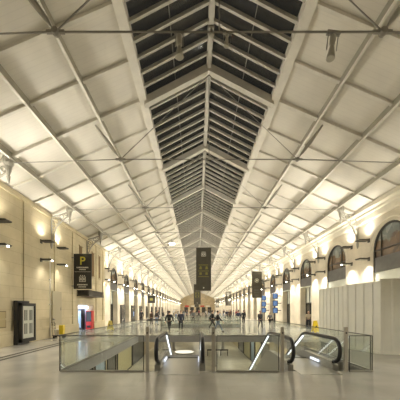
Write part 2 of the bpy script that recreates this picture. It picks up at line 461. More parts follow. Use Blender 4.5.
# ------------------------------------------------------------------ lunette windows and recess doors
def lunette(side, name):
    d = 1 if side > 0 else -1           # outwards
    root = None
    bm = nb()
    poly = [(AR*math.cos(PI*j/20), AZ + AR*math.sin(PI*j/20)) for j in range(21)] + [(-AR, 4.95), (AR, 4.95)]
    prism(bm, [(a, b) for a, b in poly], 'X', d*.10, d*.13)
    root = obj(name, bm, 'mural')
    root['kind'] = 'structure'
    bm = nb()
    tube(bm, [(d*.07, (AR-.05)*math.cos(PI*j/20), AZ + (AR-.05)*math.sin(PI*j/20)) for j in range(21)], .075, 6)
    for yy in (-AR+.05, AR-.05): box(bm, d*.02, d*.14, yy-.06, yy+.06, 4.1, AZ)
    for yy, zt in ((-.75, AZ+1.15), (.75, AZ+1.15)): box(bm, d*.04, d*.10, yy-.025, yy+.025, 4.95, zt)
    box(bm, *sorted((d*.04, d*.10)), -1.3, 1.3, 5.37, 5.42)
    obj('window_frame', bm, 'bronze', root)
    bm = nb(); box(bm, *sorted((d*.04, d*.16)), -AR+.02, AR-.02, 4.12, 4.97); obj('transom_panel', bm, 'band', root)
    return root
def recess_door(side, name, sh=0):
    d = 1 if side > 0 else -1
    bm = nb(); box(bm, *sorted((d*.60, d*.64)), -AR, AR, 2.5, 4.1)
    box(bm, *sorted((d*.0, d*.64)), -AR, AR, 4.06, 4.12)
    if sh: bm.free(); bm = nb(); box(bm, d*.1, d*.14, -AR, AR, 2.5, 4.1)
    root = obj(name, bm, 'frosted'); root['kind'] = 'structure'
    bm = nb(); box(bm, *sorted((d*.62, d*.66)), -AR, AR, 0, 2.5); obj('door_panel', bm, 'darkpane', root)
    bm = nb()
    for yy in ((-AR+.04, AR-.04) if sh else (-AR+.04, -.45, .45, AR-.04)): box(bm, *sorted((d*.56, d*.68)), yy-.035, yy+.035, 0, 2.5 if sh else 4.1)
    box(bm, *sorted((d*.56, d*.68)), -AR, AR, 2.45, 2.55)
    obj('door_frame', bm, 'bronze', root)
    return root
wn, dn = 10, 2
for side, cs, x in ((1, RC, XR), (-1, LC, XLA)):
    L0 = lunette(side, 'window_%d' % wn); D0 = recess_door(side, 'door_%d' % dn)
    D1 = recess_door(side, 'door_%d' % dn, 1) if side > 0 else None
    for i, c in enumerate(cs):
        a = L0 if i == 0 else copy_tree(L0); b = (D1 if i == 0 else copy_tree(D1)) if (side > 0 and i < 3) else (D0 if i == (3 if side > 0 else 0) else copy_tree(D0))
        a.name = 'window_%d' % wn; b.name = 'door_%d' % dn; wn += 1; dn += 1
        a.location = (x, c, 0); b.location = (x, c, 0)

# ------------------------------------------------------------------ roof
def roof_side(s):
    root = None
    bm = nb(); far = (XR+.9-CX) if s > 0 else (CX-(XL-.9))
    a, b = EH, far
    za, zb = zroof(a), zroof(b)
    prism(bm, [(CX+s*a, za), (CX+s*b, zb), (CX+s*b, zb+.15), (CX+s*a, za+.15)], 'Y', YB, YE+.2)
    root = struct('ceiling_right' if s > 0 else 'ceiling_left', bm, 'boards')
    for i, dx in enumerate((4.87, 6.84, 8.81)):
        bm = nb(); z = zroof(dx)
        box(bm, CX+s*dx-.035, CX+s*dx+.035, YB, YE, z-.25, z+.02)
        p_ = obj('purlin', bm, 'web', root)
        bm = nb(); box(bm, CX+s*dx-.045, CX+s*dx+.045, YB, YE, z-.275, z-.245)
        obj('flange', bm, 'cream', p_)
    bm = nb(); z = zroof(EH)
    prism(bm, [(CX+s*(EH-.12), z-.2), (CX+s*(EH+.2), z-.26), (CX+s*(EH+.2), z+.1), (CX+s*(EH-.12), z+.16)], 'Y', YB, YE)
    obj('skylight_curb', bm, 'cream', root)
    bm = nb(); wl = (XR-CX if s > 0 else CX-XLA)
    beam(bm, (CX+s*EH, 0, zroof(EH)-.07), (CX+s*wl, 0, zroof(wl)-.05), .12, .10)
    r0 = obj('rafter', bm, 'cream', root); first = True
    for k in range(-3, NT):
        for j in (1, 2):
            y = T0 + BAY*k + BAY*j/3
            if y < 2: continue
            r = r0 if first else r0.copy()
            if not first: C.objects.link(r); r.parent = root
            first = False; r.location = (0, y, 0)
roof_side(1); roof_side(-1)
# skylight
bm = nb()
for s in (-1, 1):
    prism(bm, [(CX, RZ+.02), (CX+s*(EH+.1), zroof(EH)+.02), (CX+s*(EH+.1), zroof(EH)+.035), (CX, RZ+.035)], 'Y', YB, YE+.2)
sky = struct('window_1', bm, 'nightglass')
bm = nb(); box(bm, CX-.09, CX+.09, YB, YE, RZ-.28, RZ+.02); box(bm, CX-.12, CX+.12, YB, YE, RZ-.1, RZ-.03); obj('ridge_beam', bm, 'ridge', sky)
def bar_bm(ys):
    bm = nb()
    for y in ys:
        for s in (-1, 1):
            beam(bm, (CX, y, RZ-.08), (CX+s*EH, y, EZ-.08), .10, .12)
    return bm
bars = [T0 + BAY*k + BAY*j/9 for k in range(0, NT) for j in range(1, 9)]
bars = [T0 - BAY*j/9 for j in (1, 2, 3)] + bars
b0 = obj('glazing_bar', bar_bm([0]), 'ridge', sky); b0.location = (0, bars[0], 0)
for y in bars[1:98]:
    b = b0.copy(); C.objects.link(b); b.parent = sky; b.location = (0, y, 0)
o = obj('glazing_bar_run', bar_bm(bars[98:]), 'ridge', sky); o['kind'] = 'stuff'
# wire mesh guard lengthwise under panes: thin glazing battens
bm = nb()
for s in (-1, 1):
    for dx in (1.5,): box(bm, CX+s*dx-.012, CX+s*dx+.012, YB, YE, zroof(dx)-.03, zroof(dx)+.01)
obj('batten', bm, 'rod', sky)

# ------------------------------------------------------------------ roof trusses
ZR = 8.62                       # tie rod level
XN = 3.97                       # rod nodes
def make_truss():
    t = thing('roof_truss', 'x', 'roof truss', (0,0,0))
    for s in (-1, 1):
        w = (XR-CX) if s > 0 else (CX-XL)
        bm = nb()
        beam(bm, (CX, 0, RZ-.22), (CX+s*EH, 0, EZ-.22), .20, .34)
        beam(bm, (CX+s*EH, 0, EZ-.07), (CX+s*w, 0, zroof(w)-.07), .16, .14)
        beam(bm, (CX, 0, RZ-.40), (CX+s*EH, 0, EZ-.40), .27, .04)
        beam(bm, (CX+s*EH, 0, EZ-.15), (CX+s*w, 0, zroof(w)-.15), .21, .03)
        obj('rafter', bm, 'cream', t)
        bm = nb(); p = Vector((CX+s*XN, 0, ZR)); q = Vector((CX+s*5.1, 0, zroof(5.1)-.3))
        m_ = (p+q)/2
        tube(bm, [p, p*.8+q*.2, m_, p*.2+q*.8, q], [.035,.06,.085,.06,.04], 8); obj('strut', bm, 'iron', t)
        bm = nb(); tube(bm, [p, (CX, 0, RZ-.5)], .020, 6); obj('ridge_rod', bm, 'rod', t)
        bm = nb(); tube(bm, [p, (CX+s*8.9, 0, 8.46)], .025, 6); obj('tie_rod', bm, 'rod', t)
        bm = nb(); lathe(bm, [(.03,-.08),(.08,-.07),(.10,0),(.08,.07),(.03,.08)], (0,0,0), 12)
        for v in bm.verts: v.co = Vector((v.co.x, v.co.z, v.co.y)) + p
        box(bm, p.x-.22, p.x+.22, -.03, .03, p.z-.035, p.z+.035)
        obj('rod_node', bm, 'rod', t)
        # cast bracket
        bm = nb(); xt = CX + s*9.0; xw = CX + s*w - s*.05; zt = zroof(w)-.28
        L_ = abs(xw-xt)
        tube(bm, [(xw, 0, zt+.05), (xw, 0, 6.25)], .06, 6)
        tube(bm, [(xw, 0, 6.3), (xw-s*.12, 0, 6.8), (xw-s*.35, 0, 7.35), (xw-s*.75, 0, 7.8), (xt, 0, 8.1)], .05, 6)
        tube(bm, [(xw, 0, zt+.02), (xt, 0, 8.35)], .06, 6)
        for (cx, cz, r) in ((xw-s*.3, 7.72, .2), (xw-s*.68, 8.02, .13), (xw-s*.14, 7.3, .12), (xw-s*.97, 8.17, .09)):
            tube(bm, [(cx + r*math.cos(a*PI/5), 0, cz + r*math.sin(a*PI/5)) for a in range(10)], .028, 5, closed=True)
        lathe(bm, [(.02,-.75),(.05,-.6),(.09,-.45),(.05,-.4),(.12,-.2),(.14,0),(.22,.12),(.2,.5)], (xt, 0, 8.3), 8)
        beam(bm, (xt, 0, 8.75), (xt, 0, zroof(9.0)), .3, .3)
        lathe(bm, [(.02,-.35),(.07,-.2),(.1,0)], (xw, 0, 6.25), 8)
        obj('bracket', bm, 'iron', t)
    bm = nb(); tube(bm, [(CX-XN, 0, ZR), (CX+XN, 0, ZR)], .025, 6); obj('tie_rod', bm, 'rod', t)
    bm = nb(); tube(bm, [(CX, 0, ZR), (CX, 0, RZ-.5)], .018, 6); obj('hanger_rod', bm, 'rod', t)
    return t
T = make_truss()
for k in range(0, NT):
    t = T if k == 0 else copy_tree(T)
    t.location = (0, T0+BAY*k if k else T0+.22, 0)
    if k == 0: relabel(t, 'grey iron roof truss whose tie rod carries the hanging spotlights')
    elif k < 11: relabel(t, 'grey iron roof truss, %s pair of rafters counted down the skylight' % ORD[k-1])
    else: relabel(t, 'grey iron roof truss deep in the hall, past the tenth pair of rafters', 'distant roof trusses')

# ------------------------------------------------------------------ wall lamps
def wall_lamp(up, s):
    """built for a wall on the side s; root at the wall"""
    d = -s
    t = thing('wall_lamp', 'x', 'wall lamp')
    bm = nb(); box(bm, *sorted((0, d*.04)), -.1, .1, -.12, .12); box(bm, *sorted((d*.03, d*.3)), -.03, .03, -.03, .03); obj('wall_plate', bm, 'lampbody', t)
    bm = nb(); prism(bm, [(d*.12,-.04),(d*.70,-.04),(d*.75,-.01),(d*.75,.03),(d*.70,.05),(d*.12,.05)], 'Y', -.22, .22); obj('housing', bm, 'lampbody', t)
    z = .055 if up else -.045
    bm = nb(); box(bm, *sorted((d*.2, d*.68)), -.18, .18, min(z, z+(.006 if up else -.006)), max(z, z+(.006 if up else -.006))); obj('lens', bm, 'frosted', t)
    if not up:
        bm = nb(); ball(bm, (d*.70, 0, -.06), .05, (1,1,.7), 10); obj('bulb', bm, 'lamp', t)
    return t
LU, LD = {}, {}
def pier_lamps(side, y, k, x):
    d = -side
    for j, dy in enumerate((-.95, .95)):
        for up in (True, False):
            src = (LU if up else LD)
            if side > 0 and not up and j == 0: t = bare = copy_tree(LD[side]) if side in LD else wall_lamp(False, side)
            elif side in src: t = copy_tree(src[side])
            else: t = src[side] = wall_lamp(up, side)
            if side > 0 and not up and j == 0:
                for c in list(KIDS(t)):
                    if c.name.startswith('bulb'): bpy.data.objects.remove(c)
            t.location = (x, y+dy, 6.15 if up else 5.0)
            what = ('flat uplight' if up else 'flat unlit downlight' if (side > 0 and j == 0) else 'flat lamp with bulb')
            pos = 'near side' if j == 0 else 'far side'
            if side > 0 and k < 9: lab = f'{what} on {pos} of {ORD[k-2]} pier past the hoarding'
            elif side < 0 and k == 1: lab = f'{what} on tan wall before the poster stand, {pos} of its pair'
            elif side < 0 and k == 2: lab = f'{what} on tan wall before the P sign, {pos} of its pair'
            elif side < 0 and k < 11: lab = f'{what} on {pos} of {ORD[k-4]} pier past the P sign'
            else: lab = None
            if lab: relabel(t, lab)
            else: relabel(t, (what + ' on a distant pier of the long arcade'), 'distant uplights' if up else 'distant lamps')
            if side < 0 and x == XL: t.location.z -= .05
    # the light itself
    up_e, dn_e = (UP_E, DN_E) if k > 2 or side > 0 else (UP_E*.85, DN_E*.55)
    for dy in (-.95, .95):
        light('uplight', 'SPOT', (x+d*.42, y+dy, 6.28), up_e*.42, WARM, None, spot_size=2.5, spot_blend=1.0, shadow_soft_size=.15, rot=(0, PI, 0))
        light('downlight', 'SPOT', (x+d*.5, y+dy, 4.9), dn_e*.3, WARM, None, spot_size=2.2, spot_blend=1.0, shadow_soft_size=.12, rot=(0, 0, 0))
    light('downlight', 'SPOT', (x+d*.65, y, 4.9), dn_e*1.15, WARM, None, spot_size=2.2, spot_blend=1.0, shadow_soft_size=.2, rot=(0, -d*.75, 0))
    light('uplight', 'SPOT', (x+d*.7, y, 6.3), up_e*2.9, WARM, None, spot_size=2.1, spot_blend=1.0, shadow_soft_size=.6, rot=(0, PI + d*1.24, 0))
UP_E, DN_E, WARM = 360, 950, (1,.94,.83)
for k in range(1, NT):
    y = T0+BAY*k - .2
    if k >= 2: pier_lamps(1, y, k, XR)
    if k in (1, 2): pier_lamps(-1, y, k, XL)
    if k >= 4: pier_lamps(-1, y, k, XLA)
# the hall behind the camera is lit the same way
for k in (-2, -1, 0, 1):
    FB = .45 if k < 1 else .8
    for side, x in ((1, XR), (-1, XL)):
        if k == 1 and side < 0: continue
        light('uplight', 'SPOT', (x-side*.62, T0+BAY*k, 6.28), UP_E*FB*.35, WARM, None, spot_size=2.6, spot_blend=1.0, shadow_soft_size=.15, rot=(0, PI - side*.8, 0))
        light('downlight', 'SPOT', (x-side*.62, T0+BAY*k, 4.9), DN_E*.65, WARM, None, spot_size=2.3, spot_blend=1.0, shadow_soft_size=.15, rot=(0, side*.5, 0))

# hanging spotlights on the first tie rod
def hang_spot(x, y, z, label, tilt, wide=.12, long_=.5, sc=1):
    t = thing('hanging_spotlight', label, 'spotlight', (x, y, z))
    t.rotation_euler = (0, tilt, 0); t.scale = (sc,)*3
    bm = nb(); tube(bm, [(-.12,0,0), (-.12,0,-.42)], .012, 5); tube(bm, [(.12,0,0), (.12,0,-.42)], .012, 5); box(bm, -.16, .16, -.05, .05, -.03, .03); obj('hanger', bm, 'rod', t)
    bm = nb(); lathe(bm, [(.05,-.05),(wide*.9,-.08),(wide*.9,-long_+.05),(wide*.6,-long_)], (0,0,0), 14); obj('body', bm, 'lampgrey', t)
    bm = nb(); lathe(bm, [(wide*.5,-long_),(wide*.7,-long_-.05),(wide*1.3,-long_-.32),(wide*1.2,-long_-.33)], (0,0,0), 14); obj('reflector', bm, 'lampgrey', t)
hang_spot(CX-.97, T0+.22, ZR-.03, 'pale cylindrical spotlight hanging from tie rod beside the ridge', 0, .105, .42, .78)
hang_spot(CX+.2, T0+.22, ZR-.03, 'small conical spotlight hanging under the ridge beam', .1, .07, .14, .7)
hang_spot(CX-.2, T0+.26, ZR+.18, 'small grey projector clamped above the tie rod at the ridge', -.1, .09, .12, .5)
hang_spot(CX+2.77, T0+.22, ZR-.03, 'slim caged spotlight hanging from tie rod below the pale ceiling boards', .12, .08, .3)
# glowing floodlight fixed to the roof
t = thing('floodlight', 'round glowing floodlight fixed under the ceiling boards beside the skylight', 'floodlight', (CX-3.78, 35.5, zroof(3.78)-.55))
bm = nb(); box(bm, -.05, .05, -.05, .05, 0, .47); lathe(bm, [(.1,.12),(.3,.05),(.36,-.05),(.36,-.12)], (0,0,0), 16); obj('housing', bm, 'lampgrey', t)
bm = nb(); ball(bm, (0,0,-.12), .36, (1,1,.5), 16); obj('lens', bm, 'globe', t)
light('flood', 'SPOT', (CX-3.75, 35.4, zroof(3.75)-.75), 500, WARM, None, spot_size=2.4, spot_blend=1, shadow_soft_size=.2)

# ------------------------------------------------------------------ glass balustrades
GZ = 1.08
def railing(label, p, q, posts=(), ends=(True, True), n=1):
    p, q = Vector((*p, 0)), Vector((*q, 0)); Lg = (q-p).length; ang = math.atan2(q.y-p.y, q.x-p.x)
    t = thing('glass_balustrade', label, 'balustrade', p, ang)
    w = Lg/n
    for i in range(n):
        bm = nb(); box(bm, i*w+.012, (i+1)*w-.012, -.009, .009, .03, GZ); obj('glass_panel', bm, 'clear', t)
    bm = nb(); box(bm, 0, Lg, -.016, .016, GZ, GZ+.022); obj('top_rail', bm, 'bronze', t)
    bm = nb(); box(bm, 0, Lg, -.03, .03, 0, .05); obj('base_shoe', bm, 'steel', t)
    for e, u in zip(ends, (0, Lg)):
        if e:
            bm = nb(); box(bm, u-.009, u+.009, -.012, .012, 0, GZ); obj('edge_post', bm, 'bronze', t)
    return t
def post(x, y, label, h=1.36):
    t = thing('barrier_post', label, 'post', (x, y, 0))
    bm = nb(); box(bm, -.05, .05, -.04, .04, 0, h); obj('shaft', bm, 'post', t, bevel=.008)
    bm = nb(); box(bm, -.07, .07, -.07, .07, 0, .012); obj('foot_plate', bm, 'steel', t)
    bm = nb(); lathe(bm, [(.02,-.055),(.028,-.045),(.028,-.04)], (0,0,0), 10)
    for v in bm.verts: v.co = Vector((v.co.x, v.co.z, v.co.y+h-.18))
    obj('bolt', bm, 'bronze', t)
FY = P1[2]-.1
railing('long glass balustrade panel in front of the well, from its corner to the narrow escalator', (P1[0], FY), (-1.61, FY), n=2)
railing('front glass balustrade panel between the two escalators', (.60, FY), (2.47, FY))
railing('short front glass balustrade panel between escalator and hoarding', (4.61, FY), (P1[1]+.05, FY))
railing('glass balustrade running down the side of the well nearer the poster stand', (P1[0]-.06, FY+.1), (P1[0]-.06, P1[3]), n=6)
railing('glass balustrade running down the side of the well nearer the hoarding', (P1[1]+.06, FY+.1), (P1[1]+.06, P1[3]), n=6)
railing('glass balustrade across the far end of the escalator well', (P1[0], P1[3]+.08), (P1[1], P1[3]+.08), n=5)
post(-1.5, FY, 'slim bronze post standing by the narrow escalator')
post(.49, FY, 'slim bronze post between the escalator and the middle glass panel')
post(2.58, FY, 'slim bronze post just before the wide black escalator handrail')
post(4.5, FY, 'slim bronze post at the short glass panel by the hoarding')
railing('distant glass balustrade along the second well on the P sign side', (P2[0]-.06, P2[2]), (P2[0]-.06, P2[3]), n=3)
railing('distant glass balustrade along the second well on the screens side', (P2[1]+.06, P2[2]), (P2[1]+.06, P2[3]), n=3)
railing('distant glass balustrade across the near end of the second well', (P2[0], P2[2]-.08), (P2[1], P2[2]-.08), n=4)
railing('distant glass balustrade across the far end of the second well', (P2[0], P2[3]+.08), (P2[1], P2[3]+.08), n=4)

# ------------------------------------------------------------------ escalators
TB = 11.15; T30 = math.tan(math.radians(30))
YLOW = TB + 5.6/T30
def hr_profile(off=0.0):
    """side profile of the handrail centre line (y,z)"""
    top = .97; r = .36; y0 = 8.75
    pts = [(y0-.0, .22)]
    for j in range(9):
        a = -PI/2 - PI*j/8
        pts.append((y0 - .05 + (r)*math.cos(a), top-r + r*math.sin(a)))
    pts.append((TB-.35, top)); pts.append((TB-.1, top-.02)); pts.append((TB+.15, top-.10))
    pts.append((YLOW, top-.10-(YLOW-TB-.15)*T30)); pts.append((YLOW+1.2, FZ+.97))
    return pts
def escalator(x0, x1, label):
    t = thing('escalator', label, 'escalator', (x0, 0, 0)); W = x1-x0
    pr = hr_profile()
    for x in (0, W):
        sgn = 1 if x == 0 else -1      # direction to the inside
        bm = nb(); tube(bm, [(x, y, z) for y, z in pr], .062, 8)
        obj('handrail', bm, 'rubber', t, smooth=True)
        # glass
        gp = pr[1:]
        lower = [(YLOW+1.2, FZ+.3), (YLOW, FZ+.3), (TB+.15, .2), (TB-.3, .25), (8.8, .22)]
        bm = nb(); prism(bm, gp + lower, 'X', x-.006, x+.006)
        obj('glass_side', bm, 'clear', t)
        # deck and skirt
        sk = [(8.62, 0), (8.62, .14), (8.85, .24), (TB-.3, .27), (TB+.15, .20), (YLOW, FZ+.32), (YLOW+1.2, FZ+.3), (YLOW+1.2, FZ), (YLOW+.2, FZ), (TB+.2, -.65), (TB-.3, -.5), (8.62, -.3)]
        bm = nb(); prism(bm, sk, 'X', x-.09, x+.09)
        obj('skirt', bm, 'steel', t)
        # light strip on the slope, under the handrail
        bm = nb()
        for (ya, yb) in ((TB+.1, YLOW),):
            za = .97-.10-.115-(ya-TB-.15)*T30; zb = .97-.10-.115-(yb-TB-.15)*T30
            prism(bm, [(ya, za), (yb, zb), (yb, zb+.10), (ya, za+.10)], 'X', x-.022, x+.022)
        obj('light_strip', bm, 'strip', t)
        light('strip_light', 'AREA', (x + sgn*.05, 0, 0), 1, (.9,.95,1), t) if False else None
    bm = nb(); box(bm, .1, W-.1, FY-.35, TB-.55, -.05, .006); obj('landing_plate', bm, 'steel', t)
    bm = nb(); box(bm, .1, W-.1, TB-.55, TB-.4, -.05, .008); obj('comb_plate', bm, 'groove', t)
    for x in (.1, W-.13):
        bm = nb(); box(bm, x, x+.03, TB-1.6, TB-.9, .06, .13); obj('comb_light', bm, 'comb', t)
    # steps
    bm = nb()
    prof = [(TB-.4, -.02)]; y, z = TB-.4, -.02
    y = TB+.4; prof.append((y, z))
    while z > FZ+.25:
        z -= .2; prof.append((y, z)); y += .2/T30; prof.append((y, z))
    prof.append((YLOW+1.5, FZ+.02)); prof.append((YLOW+1.5, FZ-.05)); prof.append((TB-.4, -.7))
    prism(bm, prof, 'X', .1, W-.1); obj('steps', bm, 'tread', t)
    return t
escalator(-1.24, .17, 'escalator descending in the middle of the well, beside the long glass panel')
escalator(2.93, 4.34, 'escalator descending beside the hoarding, with bold black handrails and white light strips')

# ------------------------------------------------------------------ hoarding
def hoard(p, q, h, label, gtop=0):
    p, q = Vector((*p, 0)), Vector((*q, 0)); Lg = (q-p).length
    t = thing('hoarding_panel', label, 'hoarding', p, math.atan2(q.y-p.y, q.x-p.x), 'cream hoarding panels')
    n = max(2, round(Lg/.42)); w = Lg/n
    poly = []
    for i in range(n):
        poly += [(i*w, 0), (i*w+.02, -.03), (i*w+.10, -.03), (i*w+.12, 0)]
    poly += [(Lg, 0), (Lg, .02), (0, .02)]
    bm = nb(); prism(bm, poly, 'Z', .02, h); obj('ribbed_sheet', bm, 'hoard', t)
    bm = nb(); box(bm, 0, Lg, -.03, .03, h, h+.04); obj('top_rail', bm, 'hoard', t)
    bm = nb(); box(bm, 0, Lg, -.035, .03, 0, .1); obj('base_rail', bm, 'hoard', t)
hoard((7.25, 16.3), (7.29, 13.40), 3.02, 'cream ribbed hoarding panel running away beside the yellow floor sign')
hoard((7.285, 13.40), (7.73, 11.60), 3.04, 'cream ribbed hoarding panel angled between the two straight stretches of hoarding')
hoard((7.71, 11.585), (10.6, 10.9), 3.13, 'tall cream ribbed hoarding panel facing the viewer, reaching to the wall')

# ------------------------------------------------------------------ signs and banners
def textmesh(s, size, m, parent, loc, rot, name='lettering'):
    cu = bpy.data.curves.new(name, 'FONT'); cu.body = s; cu.size = size; cu.align_x = 'CENTER'; cu.extrude = .006; cu.offset = .012*size
    tmp = bpy.data.objects.new('tmp', cu); C.objects.link(tmp)
    dg = bpy.context.evaluated_depsgraph_get(); me = bpy.data.meshes.new_from_object(tmp.evaluated_get(dg))
    bpy.data.objects.remove(tmp); me.materials.clear(); me.materials.append(M[m])
    o = bpy.data.objects.new(name, me); C.objects.link(o); o.parent = parent; o.location = loc; o.rotation_euler = rot
    return o
def pictogram(t, cx, z, s, m, y=-.035):
    """white pictogram: three small heads over a framed box with two openings"""
    bm = nb()
    box(bm, cx-.5*s, cx+.5*s, y, y+.012, z-.42*s, z-.34*s); box(bm, cx-.5*s, cx+.5*s, y, y+.012, z+.30*s, z+.38*s)
    for u in (-.5, -.04, .42): box(bm, cx+u*s, cx+(u+.08)*s, y, y+.012, z-.42*s, z+.38*s)
    box(bm, cx-.32*s, cx-.14*s, y, y+.012, z-.2*s, z+.2*s); box(bm, cx+.14*s, cx+.32*s, y, y+.012, z-.2*s, z+.2*s)
    for u in (-.3, 0, .3): box(bm, cx+(u-.07)*s, cx+(u+.07)*s, y, y+.012, z+.48*s, z+.62*s)
    return obj('pictogram', bm, m, t)
def bars(t, rows, m, y=-.035, name='text_line'):
    for (cx, z, w, h) in rows:
        bm = nb(); k = max(3, int(w/h*1.0)); u = -w/2
        while u < w/2 - h*.3:
            l = h*random.uniform(.5, .9); l = min(l, w/2-u)
            box(bm, cx+u, cx+u+l, y, y+.012, z-h/2, z+h/2); u += l + h*.3
        obj(name, bm, m, t)
# P sign
t = thing('parking_sign', 'black projecting sign with yellow letter P above the shop doorway', 'sign', (XL+.84, 21.3, 3.33))
bm = nb(); box(bm, -.68, .70, -.03, .03, .12, 2.85); obj('board', bm, 'black', t, bevel=.01)
bm = nb(); box(bm, -.84, -.66, -.04, .04, .3, .4); box(bm, -.84, -.66, -.04, .04, 2.5, 2.6); obj('wall_bracket', bm, 'rod', t)
textmesh('P', .88, 'yellow', t, (0, -.035, 2.0), (PI/2,0,0), 'yellow_letter')
bars(t, [(0, 1.78, .9, .10), (0, 1.62, .5, .08)], 'white')
bm = nb(); box(bm, -.6, .62, -.036, -.028, 1.44, 1.46); obj('divider_line', bm, 'white', t)
pictogram(t, 0, .88, .50, 'white')
bars(t, [(0, .45, .8, .10), (0, .28, .6, .07)], 'white')
# central banners
def banner(x, y, z0, w, h, label, style, rod_top):
    t = thing('hanging_banner', label, 'banner', (x, y, z0))
    bm = nb(); box(bm, -w/2, w/2, -.025, .025, 0, h); obj('cloth', bm, 'banner', t)
    bm = nb()
    for z in (0, h): tube(bm, [(-w/2-.04, 0, z), (w/2+.04, 0, z)], .03, 6)
    obj('batten', bm, 'rod', t)
    if rod_top:
        bm = nb()
        for s in (-1, 1): tube(bm, [(s*w*.42, 0, h), (s*w*.42, 0, rod_top-z0)], .012, 5)
        obj('suspension_wire', bm, 'rod', t)
    if style == 'yellow':
        pictogram(t, 0, h*.845, .46, 'white')
        for zz in (.52, .40):
            textmesh('A  A' if zz > .5 else 'B  B', .01, 'dimyellow', t, (0,-.03,0), (PI/2,0,0)) if False else None
        bm = nb()
        for u in (-.3, .3):
            prism(bm, [(u-.15, h*.50), (u+.15, h*.50), (u+.08, h*.57), (u-.08, h*.57)], 'Y', -.037, -.027)
            prism(bm, [(u-.12, h*.37), (u+.12, h*.37), (u+.12, h*.43), (u-.12, h*.43)], 'Y', -.037, -.027)
        obj('yellow_symbols', bm, 'dimyellow', t)
        bars(t, [(0, h*.60, 1.0, .10), (0, h*.46, 1.05, .09), (0, h*.33, 1.05, .09)], 'dimyellow', -.037)
        bm = nb(); ball(bm, (0, -.05, h*.07), .07, (1,.5,1), 8); obj('small_mark', bm, 'white', t)
    elif style == 'white':
        bm = nb(); tube(bm, [(.3*math.cos(a*PI/8), -.035, h*.66+.3*math.sin(a*PI/8)) for a in range(16)], .03, 4, closed=True)
        box(bm, -.12, .12, -.037, -.027, h*.66-.15, h*.66+.15); obj('pictogram', bm, 'paper', t)
        bars(t, [(0, h*.42, .9, .1), (0, h*.3, .9, .22), (0, h*.2, .9, .08)], 'greyprint', -.037)
    return t
banner(.66, 27.5, 3.72, 1.5, 4.3, 'tall charcoal hanging banner with yellow symbols under the middle of the skylight', 'yellow', ZR+.0)
banner(.05, 60.0, 2.9, 1.5, 4.4, 'smaller dark banner hanging behind the big central banner', 'yellow', ZR)
banner(-.1, 96, 2.6, 1.5, 4.2, 'small distant dark banner low behind the central banners', '', ZR)
def wall_banner(x, y, z0, w, h, label, style):
    t = banner(x, y, z0, w, h, label, style, 0)
    s = 1 if x > 0 else -1; xe = (XR if s > 0 else XLA)-x
    bm = nb()
    for z in (0, h): box(bm, *sorted((s*w/2, xe)), -.03, .03, z-.03, z+.03)
    obj('wall_arm', bm, 'rod', t)
wall_banner(9.62, 44.2, 3.7, 1.6, 4.2, 'charcoal banner with white ring symbol projecting over the departure screens', 'white')
wall_banner(9.4, 83.0, 2.9, 1.6, 4.3, 'distant dark banner projecting from wall behind the ringed banner', 'white')
wall_banner(9.3, 125.0, 2.6, 1.6, 4.2, 'very distant small dark banner on the arcade wall', '')
# square dark sign, left arcade
t = thing('square_sign', 'small square black sign projecting from the arcade wall past the P sign', 'sign', (-9.2, 55.5, 3.1))
bm = nb(); box(bm, -.7, .75, -.05, .05, 0, 1.5); obj('board', bm, 'black', t, bevel=.01)
bm = nb(); box(bm, -.3, .3, -.065, -.05, .5, 1.0); obj('symbol', bm, 'dimyellow', t)
bm = nb(); box(bm, XLA+9.2, -.68, -.04, .04, .7, .8); obj('wall_arm', bm, 'rod', t)

# departure screens
def screens(k, y, label):
    for i in range(3):
        t = thing('departure_screen', '%s, %s' % (label, ('topmost of its stack','middle of its stack','lowest of its stack')[i]), 'screen', (9.95, y, 3.55 - i*.92), math.radians(-22))
        w, h = .64, .70
        bm = nb(); box(bm, -w/2, w/2, -.06, .10, -h/2, h/2); obj('casing', bm, 'black', t, bevel=.015)
        bm = nb(); box(bm, -w/2+.06, w/2-.06, -.068, -.058, -h/2+.06, h/2-.06); s = obj('display', bm, 'screen', t)
        bm = nb()
        for r in range(6): box(bm, -w/2+.10, w/2-.12-.1*(r % 3), -.074, -.066, h/2-.18-r*.095, h/2-.14-r*.095)
        obj('text_rows', bm, 'screentext', s)
        bm = nb(); box(bm, .1, .73, .1, .16, -.05, .05); obj('arm', bm, 'bronze', t)
screens(0, 34.95, 'blue departure screen on the stack beside the dark shop doorway')
screens(1, 40.9, 'blue departure screen on the stack under the ringed banner')

# ------------------------------------------------------------------ poster stand on the left
t = thing('poster_stand', 'tall black stand with white poster against the tan stone wall', 'poster stand', (XL+.1, 15.0, 0))
bm = nb(); box(bm, .0, .22, -.62, .40, 0, 2.34); obj('back_cabinet', bm, 'black', t, bevel=.015)
bm = nb()
box(bm, .22, .40, -.56, -.44, .12, 2.22); box(bm, .22, .40, .60, .72, .12, 2.22); box(bm, .22, .40, -.56, .72, .12, .32); box(bm, .22, .40, -.56, .72, 2.06, 2.22)
obj('front_frame', bm, 'black', t, bevel=.01)
bm = nb(); box(bm, .24, .34, -.46, .62, .3, 2.1); p = obj('poster', bm, 'paper', t)
bm = nb()
for yy in (-.26, -.08, .20, .38):
    for z0, z1 in ((.55, 1.12), (1.28, 1.85)):
        w = .11 if yy in (-.26, .20) else .08
        box(bm, .338, .346, yy, yy+w, z0, z1)
obj('poster_print', bm, 'greyprint', p)
# notice on the wall at the very edge
t = thing('wall_notice', 'dull brown notice board on the tan wall near the edge', 'notice board', (XL, 13.6, .95))
bm = nb(); box(bm, .0, .05, -.25, .3, 0, .85); obj('board', bm, mat('brown notice', (.20,.15,.07), .6), t)
bm = nb(); box(bm, .05, .06, -.2, .25, .05, .8); obj('sheet', bm, mat('tan notice sheet', (.42,.34,.18), .6), t)
